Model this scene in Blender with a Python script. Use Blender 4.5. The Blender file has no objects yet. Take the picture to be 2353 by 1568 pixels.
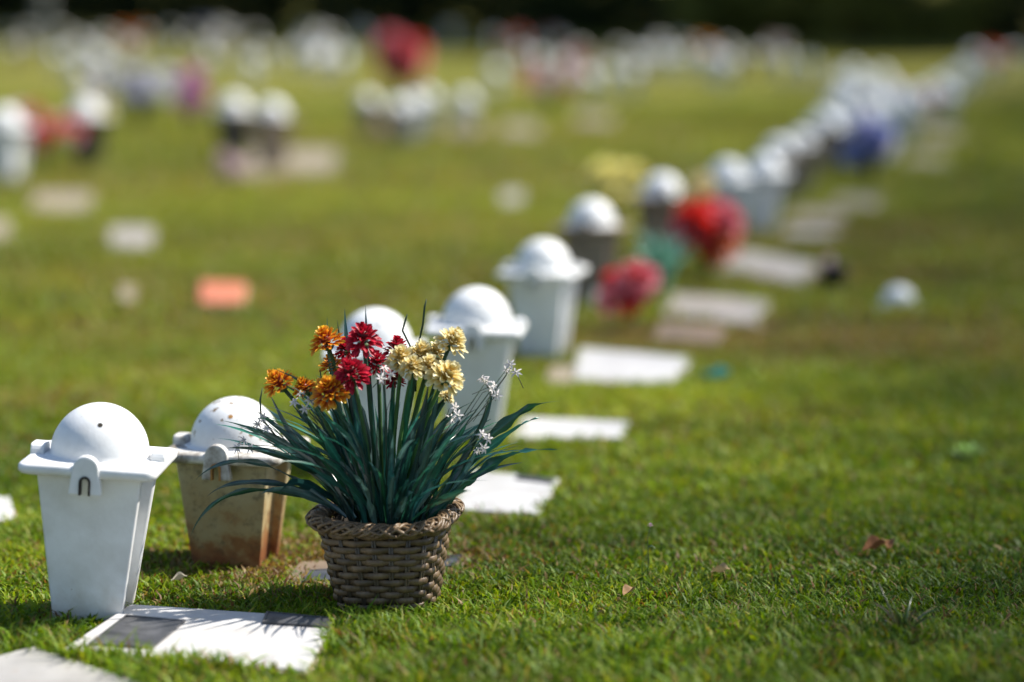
import bpy, math, random
import numpy as np
from mathutils import Vector, Matrix, noise as mnoise

R = math.radians
rng = np.random.default_rng(11)
random.seed(11)
S = bpy.context.scene
C = S.collection

# ------------------------------------------------------------------ camera, light, exposure
PW, PH, FPX = 2353.0, 1568.0, 85.0 / 36.0 * 2353.0      # the photograph's grid used for measuring, 85 mm lens
PITCH = R(7.77)
CAM = Vector((0, 0, 1.0))
FOCUS = 4.10
cd = bpy.data.cameras.new('camera'); cam = bpy.data.objects.new('camera', cd); C.objects.link(cam)
cam.location = CAM; cam.rotation_euler = (R(90) - PITCH, 0, 0)
cd.lens = 85; cd.sensor_width = 36; cd.clip_start = 0.05; cd.clip_end = 2000
cd.dof.use_dof = True; cd.dof.focus_distance = FOCUS; cd.dof.aperture_fstop = 1.15; cd.dof.aperture_blades = 0
S.camera = cam

SUN_EL, SUN_AZ = R(50), R(20)                            # azimuth measured from +X (right) towards +Y (away)
sdir = Vector((math.cos(SUN_EL) * math.cos(SUN_AZ), math.cos(SUN_EL) * math.sin(SUN_AZ), math.sin(SUN_EL)))
w = bpy.data.worlds.new('World'); S.world = w; w.use_nodes = True
nt = w.node_tree
sky = nt.nodes.new('ShaderNodeTexSky'); sky.sky_type = 'NISHITA'; sky.sun_disc = False
sky.sun_elevation = SUN_EL; sky.sun_rotation = math.pi / 2 - SUN_AZ
sky.air_density = 1.0; sky.dust_density = 0.6
nt.links.new(sky.outputs[0], nt.nodes['Background'].inputs[0])
nt.nodes['Background'].inputs[1].default_value = 0.084
sl = bpy.data.lights.new('sun', 'SUN'); so = bpy.data.objects.new('sun', sl); C.objects.link(so)
sl.energy = 4.8; sl.angle = R(0.53); sl.color = (1.0, 0.95, 0.86)
so.rotation_euler = sdir.to_track_quat('Z', 'Y').to_euler()
S.view_settings.view_transform = 'Standard'; S.view_settings.look = 'None'
S.view_settings.gamma = 1.0; S.view_settings.use_curve_mapping = False
S.view_settings.exposure = 1.05
S.render.film_transparent = False
S.cycles.max_bounces = 6; S.cycles.diffuse_bounces = 3; S.cycles.transmission_bounces = 4
S.cycles.use_denoising = True

# ------------------------------------------------------------------ terrain and measuring
def gz(x, y):
    d = math.hypot(x, y)
    return 0.00035 * max(0.0, d - 18.0) ** 2 if d < 75 else 0.00035 * 57 ** 2 + 0.0399 * (d - 75)
def gz_np(x, y):
    d = np.hypot(x, y)
    return np.where(d < 75, 0.00035 * np.maximum(0, d - 18) ** 2, 0.00035 * 57 ** 2 + 0.0399 * (d - 75))
FWD = Vector((0, math.cos(PITCH), -math.sin(PITCH))); UP = Vector((0, math.sin(PITCH), math.cos(PITCH)))
def ray(px, py):
    return FWD + Vector(((px - PW / 2) / FPX, 0, 0)) + UP * ((PH / 2 - py) / FPX)
def at(px, py, h=0.0):
    """point at height h above the lawn seen at (px, py)"""
    d = ray(px, py); t = 0.5
    while t < 110:
        p = CAM + d * t
        if p.z <= gz(p.x, p.y) + h: break
        t += 0.25
    a, b = t - 0.25, t
    for _ in range(40):
        m = (a + b) / 2; p = CAM + d * m
        if p.z <= gz(p.x, p.y) + h: b = m
        else: a = m
    p = CAM + d * b
    return Vector((p.x, p.y, gz(p.x, p.y)))
def on_plane(px, py, Y):
    d = ray(px, py)
    return CAM + d * (Y / d.y)

# ------------------------------------------------------------------ mesh helpers
class MB:
    def __init__(s): s.v = []; s.f = []; s.c = []
    def add(s, vs, fs, col=None):
        b = len(s.v); s.v += [tuple(v) for v in vs]; s.f += [tuple(i + b for i in f) for f in fs]
        if callable(col): s.c += [col(i) for i in range(len(vs))]
        else: s.c += [col or (1, 1, 1)] * len(vs)
    def grid(s, rows, closed=False, col=None, caps=False):
        n = len(rows[0]); vs = [p for r in rows for p in r]; fs = []
        for i in range(len(rows) - 1):
            for j in range(n if closed else n - 1):
                k = (j + 1) % n
                fs.append((i * n + j, i * n + k, (i + 1) * n + k, (i + 1) * n + j))
        if caps:
            fs.append(tuple(reversed(range(n)))); fs.append(tuple((len(rows) - 1) * n + j for j in range(n)))
        s.add(vs, fs, col)
    def tube(s, path, rad, n=6, col=None, caps=True):
        rows = []; path = [Vector(p) for p in path]
        for i, p in enumerate(path):
            t = (path[min(i + 1, len(path) - 1)] - path[max(i - 1, 0)]).normalized()
            a = t.orthogonal().normalized() if i == 0 else (pa - t * pa.dot(t)).normalized()
            pa = a; b = t.cross(a); r = rad[i] if hasattr(rad, '__len__') else rad
            rows.append([p + (a * math.cos(q) + b * math.sin(q)) * r for q in [2 * math.pi * k / n for k in range(n)]])
        s.grid(rows, True, col, caps)
    def box(s, lo, hi, col=None):
        x0, y0, z0 = lo; x1, y1, z1 = hi
        s.add([(x0, y0, z0), (x1, y0, z0), (x1, y1, z0), (x0, y1, z0), (x0, y0, z1), (x1, y0, z1), (x1, y1, z1), (x0, y1, z1)],
              [(3, 2, 1, 0), (4, 5, 6, 7), (0, 1, 5, 4), (1, 2, 6, 5), (2, 3, 7, 6), (3, 0, 4, 7)], col)
    def build(s, name, mat, parent=None, smooth=True, bevel=0.0, loc=None):
        me = bpy.data.meshes.new(name); me.from_pydata(s.v, [], s.f); me.materials.append(mat)
        ca = me.color_attributes.new('col', 'FLOAT_COLOR', 'POINT')
        ca.data.foreach_set('color', np.c_[np.array(s.c, dtype=np.float32).reshape(-1, 3), np.ones(len(s.v), dtype=np.float32)].ravel())
        me.polygons.foreach_set('use_smooth', [smooth] * len(me.polygons)); me.update()
        o = bpy.data.objects.new(name, me); C.objects.link(o)
        if bevel:
            m = o.modifiers.new('bevel', 'BEVEL'); m.width = bevel; m.segments = 2; m.limit_method = 'ANGLE'; m.angle_limit = R(35)
            if smooth:
                me.set_sharp_from_angle(angle=R(40))
        if parent: o.parent = parent
        if loc is not None: o.location = loc
        return o
def np_mesh(name, mat, V, tris, quads, col, parent=None):
    """big mesh straight from arrays"""
    me = bpy.data.meshes.new(name)
    me.vertices.add(len(V)); me.vertices.foreach_set('co', V.astype(np.float32).ravel())
    nl = len(tris) * 3 + len(quads) * 4
    me.loops.add(nl); me.loops.foreach_set('vertex_index', np.concatenate([quads.ravel(), tris.ravel()]).astype(np.int32))
    me.polygons.add(len(tris) + len(quads))
    ls = np.concatenate([np.arange(len(quads)) * 4, len(quads) * 4 + np.arange(len(tris)) * 3]).astype(np.int32)
    me.polygons.foreach_set('loop_start', ls)
    me.materials.append(mat)
    ca = me.color_attributes.new('col', 'FLOAT_COLOR', 'POINT')
    ca.data.foreach_set('color', np.c_[col, np.ones(len(V))].astype(np.float32).ravel())
    me.update(calc_edges=True)
    o = bpy.data.objects.new(name, me); C.objects.link(o)
    if parent: o.parent = parent
    return o
def tag(o, label=None, cat=None, group=None, kind=None):
    if label: o['label'] = label
    if cat: o['category'] = cat; o['kind'] = kind or 'thing'
    if group: o['group'] = group
    if kind: o['kind'] = kind
    return o
def empty(name, loc, rz=0.0, rx=0.0, ry=0.0):
    o = bpy.data.objects.new(name, None); C.objects.link(o); o.empty_display_size = 0.05
    o.location = loc; o.rotation_euler = (rx, ry, rz); return o
def copy_tree(o, parent=None):
    c = o.copy(); C.objects.link(c)
    if parent: c.parent = parent
    for ch in list(o.children): copy_tree(ch, c)
    return c

# ------------------------------------------------------------------ materials
def new_mat(name):
    m = bpy.data.materials.new(name); m.use_nodes = True
    t = m.node_tree; return m, t, t.nodes['Principled BSDF'], t.links
def noise_tex(t, scale, detail=4, rough=0.6, coord='Object'):
    tc = t.nodes.new('ShaderNodeTexCoord'); n = t.nodes.new('ShaderNodeTexNoise')
    n.inputs['Scale'].default_value = scale; n.inputs['Detail'].default_value = detail; n.inputs['Roughness'].default_value = rough
    t.links.new(tc.outputs[coord], n.inputs['Vector']); return n
def ramp(t, stops, src):
    r = t.nodes.new('ShaderNodeValToRGB'); e = r.color_ramp.elements
    while len(e) < len(stops): e.new(0.5)
    for k, (p, c) in enumerate(stops): e[k].position = p; e[k].color = (*c, 1)
    t.links.new(src, r.inputs[0]); return r
def mixc(t, fac, a, b, mode='MIX'):
    m = t.nodes.new('ShaderNodeMix'); m.data_type = 'RGBA'; m.blend_type = mode
    for sock, val in ((m.inputs[0], fac), (m.inputs[6], a), (m.inputs[7], b)):
        if hasattr(val, 'is_linked'): t.links.new(val, sock)
        else: sock.default_value = val if not isinstance(val, tuple) else (*val, 1)
    return m.outputs[2]
def bump(t, bs, src, strength, dist=0.01):
    b = t.nodes.new('ShaderNodeBump'); b.inputs['Strength'].default_value = strength; b.inputs['Distance'].default_value = dist
    t.links.new(src, b.inputs['Height']); t.links.new(b.outputs[0], bs.inputs['Normal'])
def mat_mottled(name, c1, c2, scale=8, rough=0.6, bmp=0.2, spec=0.4, lo=0.35, hi=0.65, detail=5):
    m, t, b, L = new_mat(name)
    n = noise_tex(t, scale, detail); r = ramp(t, [(lo, c1), (hi, c2)], n.outputs[0])
    L.new(r.outputs[0], b.inputs['Base Color']); b.inputs['Roughness'].default_value = rough
    b.inputs['Specular IOR Level'].default_value = spec
    if bmp: n2 = noise_tex(t, scale * 9, 3); bump(t, b, n2.outputs[0], bmp, 0.004)
    return m
def mat_attr(name, rough=0.5, transl=0.0, spec=0.3, tint=None, gain=1.0, mott=0.0, mscale=60):
    """colour carried by the mesh, optional light passing through (leaves, petals)"""
    m, t, b, L = new_mat(name)
    a = t.nodes.new('ShaderNodeAttribute'); a.attribute_name = 'col'
    c = a.outputs['Color']
    if mott:
        n = noise_tex(t, mscale, 3); r = ramp(t, [(0.3, (1 - mott,) * 3), (0.7, (1 + mott * 0.3,) * 3)], n.outputs[0])
        c = mixc(t, 1.0, c, r.outputs[0], 'MULTIPLY')
    L.new(c, b.inputs['Base Color']); b.inputs['Roughness'].default_value = rough; b.inputs['Specular IOR Level'].default_value = spec
    if transl:
        tr = t.nodes.new('ShaderNodeBsdfTranslucent'); L.new(mixc(t, 1.0, c, tint or (1, 1, 1), 'MULTIPLY'), tr.inputs[0])
        mx = t.nodes.new('ShaderNodeMixShader'); mx.inputs[0].default_value = transl
        L.new(b.outputs[0], mx.inputs[1]); L.new(tr.outputs[0], mx.inputs[2]); L.new(mx.outputs[0], t.nodes['Material Output'].inputs[0])
    return m

def mat_plastic(name='white plastic', lo=0.735):
    m, t, b, L = new_mat(name)
    n = noise_tex(t, 14, 6); base = ramp(t, [(0.28, (0.60, 0.595, 0.575)), (0.6, (0.74, 0.745, 0.745))], n.outputs[0])
    n2 = noise_tex(t, 55, 2); spots = ramp(t, [(lo, (0, 0, 0)), (lo + .03, (1, 1, 1))], n2.outputs[0])
    c = mixc(t, spots.outputs[0], base.outputs[0], (0.25, 0.18, 0.11))
    tc = t.nodes.new('ShaderNodeTexCoord'); sx = t.nodes.new('ShaderNodeSeparateXYZ'); L.new(tc.outputs['Object'], sx.inputs[0])
    n4 = noise_tex(t, 22, 5, 0.7); ad = t.nodes.new('ShaderNodeMath'); ad.operation = 'MULTIPLY_ADD'; ad.inputs[1].default_value = 0.12
    L.new(n4.outputs[0], ad.inputs[0]); L.new(sx.outputs[2], ad.inputs[2])
    gr = ramp(t, [(0.05, (.75, .75, .75)), (0.125, (0, 0, 0))], ad.outputs[0])   # soil splashed on the foot
    c = mixc(t, gr.outputs[0], c, (0.42, 0.35, 0.25))
    L.new(c, b.inputs['Base Color']); b.inputs['Roughness'].default_value = 0.42; b.inputs['Specular IOR Level'].default_value = 0.4
    n3 = noise_tex(t, 120, 3); bump(t, b, n3.outputs[0], 0.12, 0.003)
    return m
def mat_rusty():
    """yellowed plastic with soil and rust staining that climbs from the bottom"""
    m, t, b, L = new_mat('stained plastic')
    tc = t.nodes.new('ShaderNodeTexCoord'); sx = t.nodes.new('ShaderNodeSeparateXYZ'); L.new(tc.outputs['Object'], sx.inputs[0])
    n = noise_tex(t, 16, 6, 0.65)
    ad = t.nodes.new('ShaderNodeMath'); ad.operation = 'MULTIPLY_ADD'; ad.inputs[1].default_value = 0.34
    L.new(n.outputs[0], ad.inputs[0]); L.new(sx.outputs[2], ad.inputs[2])
    r = ramp(t, [(0.17, (0.06, 0.02, 0.008)), (0.215, (0.20, 0.065, 0.018)), (0.262, (0.26, 0.120, 0.040)), (0.31, (0.36, 0.265, 0.125)), (0.42, (0.42, 0.365, 0.22))], ad.outputs[0])
    n2 = noise_tex(t, 45, 5, 0.7); d = ramp(t, [(0.52, (0, 0, 0)), (0.66, (1, 1, 1))], n2.outputs[0])
    c = mixc(t, d.outputs[0], r.outputs[0], (0.025, 0.022, 0.017))
    c2 = mixc(t, 0.5, r.outputs[0], c)
    L.new(c2, b.inputs['Base Color']); b.inputs['Roughness'].default_value = 0.6
    bump(t, b, n2.outputs[0], 0.25, 0.003)
    return m
def mat_stone(name, c1, c2, edge):
    m, t, b, L = new_mat(name)
    n = noise_tex(t, 7, 7, 0.62); r = ramp(t, [(0.32, c1), (0.58, c2)], n.outputs[0])
    n2 = noise_tex(t, 28, 6, 0.7); d = ramp(t, [(0.60, (0, 0, 0)), (0.74, (1, 1, 1))], n2.outputs[0])
    c = mixc(t, d.outputs[0], r.outputs[0], edge)
    L.new(mixc(t, 0.6, r.outputs[0], c), b.inputs['Base Color']); b.inputs['Roughness'].default_value = 0.45
    n3 = noise_tex(t, 160, 3); bump(t, b, n3.outputs[0], 0.15, 0.002)
    return m
PLASTIC = mat_plastic(); SPECK = mat_plastic('speckled plastic', 0.63); RUSTY = mat_rusty()
GREYED = mat_mottled('weathered and shade dimmed plastic', (0.40, 0.37, 0.31), (0.72, 0.70, 0.65), 22, 0.55, 0.3)  # worn plastic; on the dim urns its grey also paints tree shade
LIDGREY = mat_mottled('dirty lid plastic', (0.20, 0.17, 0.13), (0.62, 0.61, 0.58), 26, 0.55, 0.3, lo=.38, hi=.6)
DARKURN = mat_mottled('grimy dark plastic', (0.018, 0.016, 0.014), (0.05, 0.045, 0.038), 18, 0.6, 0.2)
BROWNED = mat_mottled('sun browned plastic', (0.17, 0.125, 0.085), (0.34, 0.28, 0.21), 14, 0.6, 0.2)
PALE = mat_stone('pale worn stone', (0.21, 0.185, 0.155), (0.33, 0.30, 0.265), (0.20, 0.145, 0.10))
HOLE = mat_mottled('dark hole', (0.02, 0.016, 0.012), (0.05, 0.04, 0.03), 200, 0.9, 0)
OCHRE = mat_mottled('ochre stain', (0.28, 0.13, 0.03), (0.42, 0.22, 0.06), 200, 0.8, 0)
MARBLE = mat_stone('white marble', (0.40, 0.385, 0.37), (0.52, 0.51, 0.50), (0.36, 0.29, 0.20))
EDGE = mat_mottled('soiled stone edge', (0.30, 0.22, 0.13), (0.52, 0.44, 0.33), 40, 0.8, 0.4)
TAN = mat_stone('tan stone', (0.20, 0.155, 0.10), (0.29, 0.24, 0.165), (0.17, 0.11, 0.065))
BRICKRED = mat_stone('orange painted stone', (0.42, 0.115, 0.05), (0.52, 0.16, 0.075), (0.30, 0.11, 0.055))
EARTHY = mat_stone('earth covered stone', (0.10, 0.065, 0.035), (0.20, 0.14, 0.085), (0.06, 0.045, 0.03))
BRONZE = mat_mottled('dark bronze', (0.030, 0.030, 0.032), (0.085, 0.085, 0.09), 30, 0.38, 0.4, 0.5)

# ------------------------------------------------------------------ ground
def mat_ground():
    m, t, b, L = new_mat('lawn ground')
    n = noise_tex(t, 0.55, 6, 0.6); n2 = noise_tex(t, 6.0, 6, 0.7)
    a = ramp(t, [(0.30, (0.105, 0.125, 0.016)), (0.50, (0.155, 0.155, 0.024)), (0.68, (0.185, 0.160, 0.045))], n.outputs[0])
    d = ramp(t, [(0.35, (0.55, 0.6, 0.55)), (0.65, (1.05, 1.0, 1.0))], n2.outputs[0])
    far = mixc(t, 1.0, a.outputs[0], d.outputs[0], 'MULTIPLY')
    n3 = noise_tex(t, 9, 5, 0.7); soil = ramp(t, [(0.35, (0.020, 0.024, 0.007)), (0.6, (0.055, 0.050, 0.018)), (0.75, (0.10, 0.065, 0.03))], n3.outputs[0])
    at_ = t.nodes.new('ShaderNodeAttribute'); at_.attribute_name = 'col'; sp = t.nodes.new('ShaderNodeSeparateColor'); L.new(at_.outputs['Color'], sp.inputs[0])
    L.new(mixc(t, sp.outputs[0], soil.outputs[0], far), b.inputs['Base Color'])
    b.inputs['Roughness'].default_value = 0.95; b.inputs['Specular IOR Level'].default_value = 0.1
    bump(t, b, n2.outputs[0], 0.5, 0.05)
    return m
GROUND = mat_ground()
g = MB(); rr = [0.0, 0.5, 1, 2, 3, 4, 5, 6, 8, 10, 13, 16, 20, 25, 30, 36, 42, 50, 58, 66, 75, 95, 130, 200, 400]
NA = 96
rows = [[(r * math.cos(2 * math.pi * k / NA), r * math.sin(2 * math.pi * k / NA), gz(r, 0)) for k in range(NA)] for r in rr[1:]]
def bare(r): return min(1, max(0, (r - 9) / 16))        # thatch and soil under the modelled blades, turf beyond them
g.grid(rows, True, col=lambda i: (bare(rr[1 + i // NA]), 0, 0)); g.add([(0, 0, 0)] + rows[0], [(0, 1 + k, 1 + (k + 1) % NA) for k in range(NA)], (0, 0, 0))
tag(g.build('ground', GROUND), kind='structure')

# keep-outs for the blades
POLYS, DISCS = [], []

# ------------------------------------------------------------------ urns: tapered box, square lid with lugs, dome
def urn_body_mb(hw0=0.056, hw1=0.086, h=0.262, z0=-0.03):
    P = [(-1, -1), (1, -1), (1, -.74), (.72, -.74), (.72, .74), (1, .74), (1, 1), (-1, 1), (-1, .74), (-.72, .74), (-.72, -.74), (-1, -.74)]
    m = MB(); rows = []
    for k in range(7):
        t = k / 6; z = z0 + (h - z0) * t; s = hw0 + (hw1 - hw0) * (z / h)
        rows.append([(x * s, y * s, z) for x, y in P])
    m.grid(rows, True, caps=True); return m
def lid_plate_mb(hs=0.1125, z=0.258, th=0.015, rc=0.016):
    out = []
    for cx, cy, a0 in ((1, 1, 0), (-1, 1, 90), (-1, -1, 180), (1, -1, 270)):
        for q in range(5):
            a = R(a0 + 22.5 * q); out.append((cx * (hs - rc) + rc * math.cos(a), cy * (hs - rc) + rc * math.sin(a)))
    m = MB(); prof = [(0.90, z - 0.004), (0.965, z - 0.002), (1.0, z + 0.003), (1.0, z + th - 0.004), (0.975, z + th), (0.86, z + th + 0.001)]
    m.grid([[(x * s, y * s, zz) for x, y in out] for s, zz in prof], True, caps=True); return m
def dome_mb(r=0.0810, z=0.268, zs=1.02):
    m = MB(); rows = [[(r * f_ * math.cos(q), r * f_ * math.sin(q), z + dz_) for q in [2 * math.pi * k / 44 for k in range(44)]] for f_, dz_ in ((1.13, .0), (1.12, .0065), (1.06, .0075), (1.02, .0085))]
    for i in range(0, 17):
        e = math.pi / 2 * i / 17
        rows.append([(r * math.cos(e) * math.cos(q), r * math.cos(e) * math.sin(q), z + 0.0105 + r * zs * math.sin(e)) for q in [2 * math.pi * k / 44 for k in range(44)]])
    m.grid(rows, True); n = len(m.v)
    m.add([(0, 0, z + 0.0105 + r * zs)] + rows[-1], [(0, 1 + (k), 1 + (k + 1) % 44) for k in range(44)]); return m
def lug_mb(z=0.262):
    """arched tab with a keyhole, standing on the front edge of the lid (front = -Y)"""
    out, inn = [], []
    for k in range(13):
        a = math.pi * (1 - k / 12)
        out.append((0.0215 * math.cos(a), z + 0.009 + 0.0215 * math.sin(a))); inn.append((0.0075 * math.cos(a), z - 0.012 + 0.0075 * math.sin(a)))
    out = [(-0.027, z - 0.034)] + out + [(0.027, z - 0.034)]; inn = [(-0.0075, z - 0.034)] + inn + [(0.0075, z - 0.034)]
    m = MB(); y0, y1 = -0.1160, -0.0995
    loop = [out, inn]
    n = len(out)
    vs = [(x, y0, zz) for x, zz in out] + [(x, y0, zz) for x, zz in inn] + [(x, y1, zz) for x, zz in out] + [(x, y1, zz) for x, zz in inn]
    fs = []
    for i in range(n - 1):
        fs += [(i, n + i, n + i + 1, i + 1), (2 * n + i, 2 * n + i + 1, 3 * n + i + 1, 3 * n + i),
               (i, i + 1, 2 * n + i + 1, 2 * n + i), (n + i, 3 * n + i, 3 * n + i + 1, n + i + 1)]
    fs += [(0, 2 * n, 3 * n, n), (n - 1, 2 * n - 1, 4 * n - 1, 3 * n - 1)]
    m.add(vs, fs); return m
def make_urn(body, lidmat, domemat, holemat=None, lugs=4):
    e = empty('grave_urn', (0, 0, 0))
    urn_body_mb().build('body', body, e, bevel=0.003)
    l = lid_plate_mb().build('lid', lidmat, e)
    l.data.set_sharp_from_angle(angle=R(50))
    dome_mb().build('dome', domemat, l)
    for k in range(lugs):
        if k == 0:
            o = lug_mb().build('lug', lidmat, l, smooth=False, bevel=0.003)
            b = MB(); pts = [(0.0095 * math.cos(q), 0.0095 * math.sin(q) + 0.25) for q in [math.pi * (1 - j / 10) for j in range(11)]]; pts = [(-0.0095, 0.2285)] + pts + [(0.0095, 0.2285)]
            inn = [(x * .62, 0.25 + (z - 0.25) * (.62 if z > .25 else 1)) for x, z in pts]; n = len(pts)
            b.add([(x, -0.1180, z) for x, z in pts] + [(x, -0.1180, z) for x, z in inn] + [(x, -0.1075, z) for x, z in pts] + [(x, -0.1075, z) for x, z in inn],
                  [f for j in range(n - 1) for f in ((j, n + j, n + j + 1, j + 1), (j, j + 1, 2 * n + j + 1, 2 * n + j), (n + j, 3 * n + j, 3 * n + j + 1, n + j + 1))])
            b.build('keyhole_rim', holemat or HOLE, l, smooth=False)
        else:
            b = MB(); prof = [(.023, .268), (.023, .281), (.0195, .2875), (.012, .290)]
            b.grid([[(x * (1 if abs(x) else 1) * hx / .023 , y, z) for x, y in ((-.023, -.1115), (.023, -.1115), (.023, -.088), (-.023, -.088))] for hx, z in prof], True, caps=True)
            o = b.build('hinge_block', lidmat, l, smooth=False, bevel=0.004); o.rotation_euler.z = k * math.pi / 2
    if holemat:
        m = MB(); c = Vector((0.01, -0.058, 0.0)); a = Vector((c.x, c.y, math.sqrt(0.0810 ** 2 - c.x ** 2 - c.y ** 2))).normalized()
        u = a.orthogonal().normalized(); v = a.cross(u); p0 = a * 0.0824 + Vector((0, 0, 0.2785))
        m.add([p0] + [p0 - a * 0.0006 + (u * math.cos(q) + v * math.sin(q)) * 0.0045 for q in [k * math.pi / 5 for k in range(10)]], [(0, 1 + k, 1 + (k + 1) % 10) for k in range(10)])
        m.build('vent_hole', holemat, l)
    return e
proto = make_urn(PLASTIC, PLASTIC, PLASTIC, HOLE)
rusty = make_urn(RUSTY, LIDGREY, SPECK, OCHRE)
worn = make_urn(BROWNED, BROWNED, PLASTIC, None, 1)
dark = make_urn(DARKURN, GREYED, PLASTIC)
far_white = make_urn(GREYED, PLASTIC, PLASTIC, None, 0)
dim = make_urn(BROWNED, GREYED, GREYED, None, 0)  # greyer lid and dome colours stand in for tree shade on far urns
PROTO = {'dim': dim, 'white': proto, 'rusty': rusty, 'worn': worn, 'dark': dark, 'far': far_white}
USED = set()
def put_urn(kind, p, label, group, rz=0.0, rx=0.0, ry=0.0, dz=0.0, sc=1.0):
    o = PROTO[kind] if kind not in USED else copy_tree(PROTO[kind])
    USED.add(kind)
    o.location = (p.x, p.y, p.z + dz); o.rotation_euler = (rx, ry, rz); o.scale = (sc,) * 3
    tag(o, label, 'grave urn', group); DISCS.append((p.x, p.y, 0.062))
    return o
ROW = 'dome lidded urns of the near diagonal row'
near = [  # dome top pixel, kind, rz, rx, ry, dz, label
    (203, 925, 'white', 2, 0, 3.6, 0.0, 'clean white plastic urn with dome lid and keyhole lug, nearest beside the front slab'),
    (536, 912, 'rusty', 11, 0, 0.5, -0.054, 'yellowed urn with rust brown lower body and white dome, left of the wicker basket'),
    (862, 708, 'white', -3, 0, 0, 0.0, 'white dome lidded urn mostly hidden behind the red and orange flowers'),
    (1088, 660, 'white', 4, 0, 1.5, 0.0, 'bright white urn directly behind the pale yellow flowers'),
    (1248, 549, 'white', 15, 1, 0, -0.014, 'white urn with bluish shaded lid corner beside the big white slab'),
    (1362, 458, 'worn', 14, 0, -1, 0.0, 'white domed urn with grey brown body behind the small pink bouquet'),
    (1518, 398, 'worn', -8, 0, 1, 0.0, 'white domed urn with brownish body between yellow and red bouquets'),
    (1672, 365, 'white', 6, 0, 0, 0.0, 'white domed urn peeping out behind the big red bouquet'),
    (1752, 352, 'white', 10, 0, 2, 0.0, 'white urn just behind the one at the red bouquet'),
    (1795, 314, 'worn', -5, 0, -2, 0.0, 'white domed urn with brown body, second behind the red bouquet'),
    (1842, 297, 'worn', 12, 0, 0, 0.0, 'blurred pale urn, third behind the red bouquet'),
    (1905, 262, 'worn', 3, 0, 0, 0.0, 'blurred pale urn with dark gap beneath, left of the blue bouquet'),
]
for px, py, kind, rz, rx, ry, dz, lab in near:
    p = at(px, py, 0.3611 + dz)
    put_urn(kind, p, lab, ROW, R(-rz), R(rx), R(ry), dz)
print('front urn at', at(203, 925, .3636), 'basket', at(893, 1372))
FARROW = 'blurred urns where the diagonal row climbs'
for px, py, kind, lab in [
    (1966, 290, 'worn', 'blurred greyish urn behind the lilac and blue bouquet'),
    (1937, 252, 'far', 'blurred grey urn lowest at the crowded upper end of the diagonal row'),
    (1973, 206, 'far', 'blurred creamy urn in the middle of the crowded row end'),
    (1958, 160, 'white', 'topmost bluish white urn of the crowded row end below the dark bush'),
    (2027, 172, 'far', 'blurred grey urn near the dark bush, beside the topmost urn'),
    (2064, 220, 'white', 'pale urn at the lawn side edge of the crowded row end'),
    (2024, 236, 'white', 'lilac tinted white urn in the thick of the crowded row end'),
    (2151, 193, 'far', 'grey urn above the dark red bunch near the dark bush'),
    (2190, 172, 'far', 'grey urn between the dark red bunch and the lawn corner'),
    (2216, 156, 'white', 'pale bluish urn under the right shoulder of the dark bush'),
    (2238, 122, 'far', 'dim urn against the black trees, highest right of the dark bush'),
    (2267, 138, 'far', 'dim greyish urn at the end of the row below the black trees'),
    (2325, 122, 'far', 'dim urn nearest to the right picture edge under the black trees')]:
    put_urn(kind, at(px, py, 0.30), lab, FARROW, R(random.uniform(-15, 15)))
BIG = (12, 198, 538, 625)
for px, py in [(1890, 275), (1925, 230), (1950, 196), (1990, 182), (2000, 258), (2042, 196), (2010, 215), (2085, 240), (2110, 214), (1930, 180), (2175, 210)]:
    put_urn('far', at(px, py, 0.30), 'blurred pale urn packed in the crowd at the upper end of the diagonal row', 'crowd of urns ending the diagonal row', R(random.uniform(-20, 20)))
MID = 'urns on the middle of the far lawn'
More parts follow.
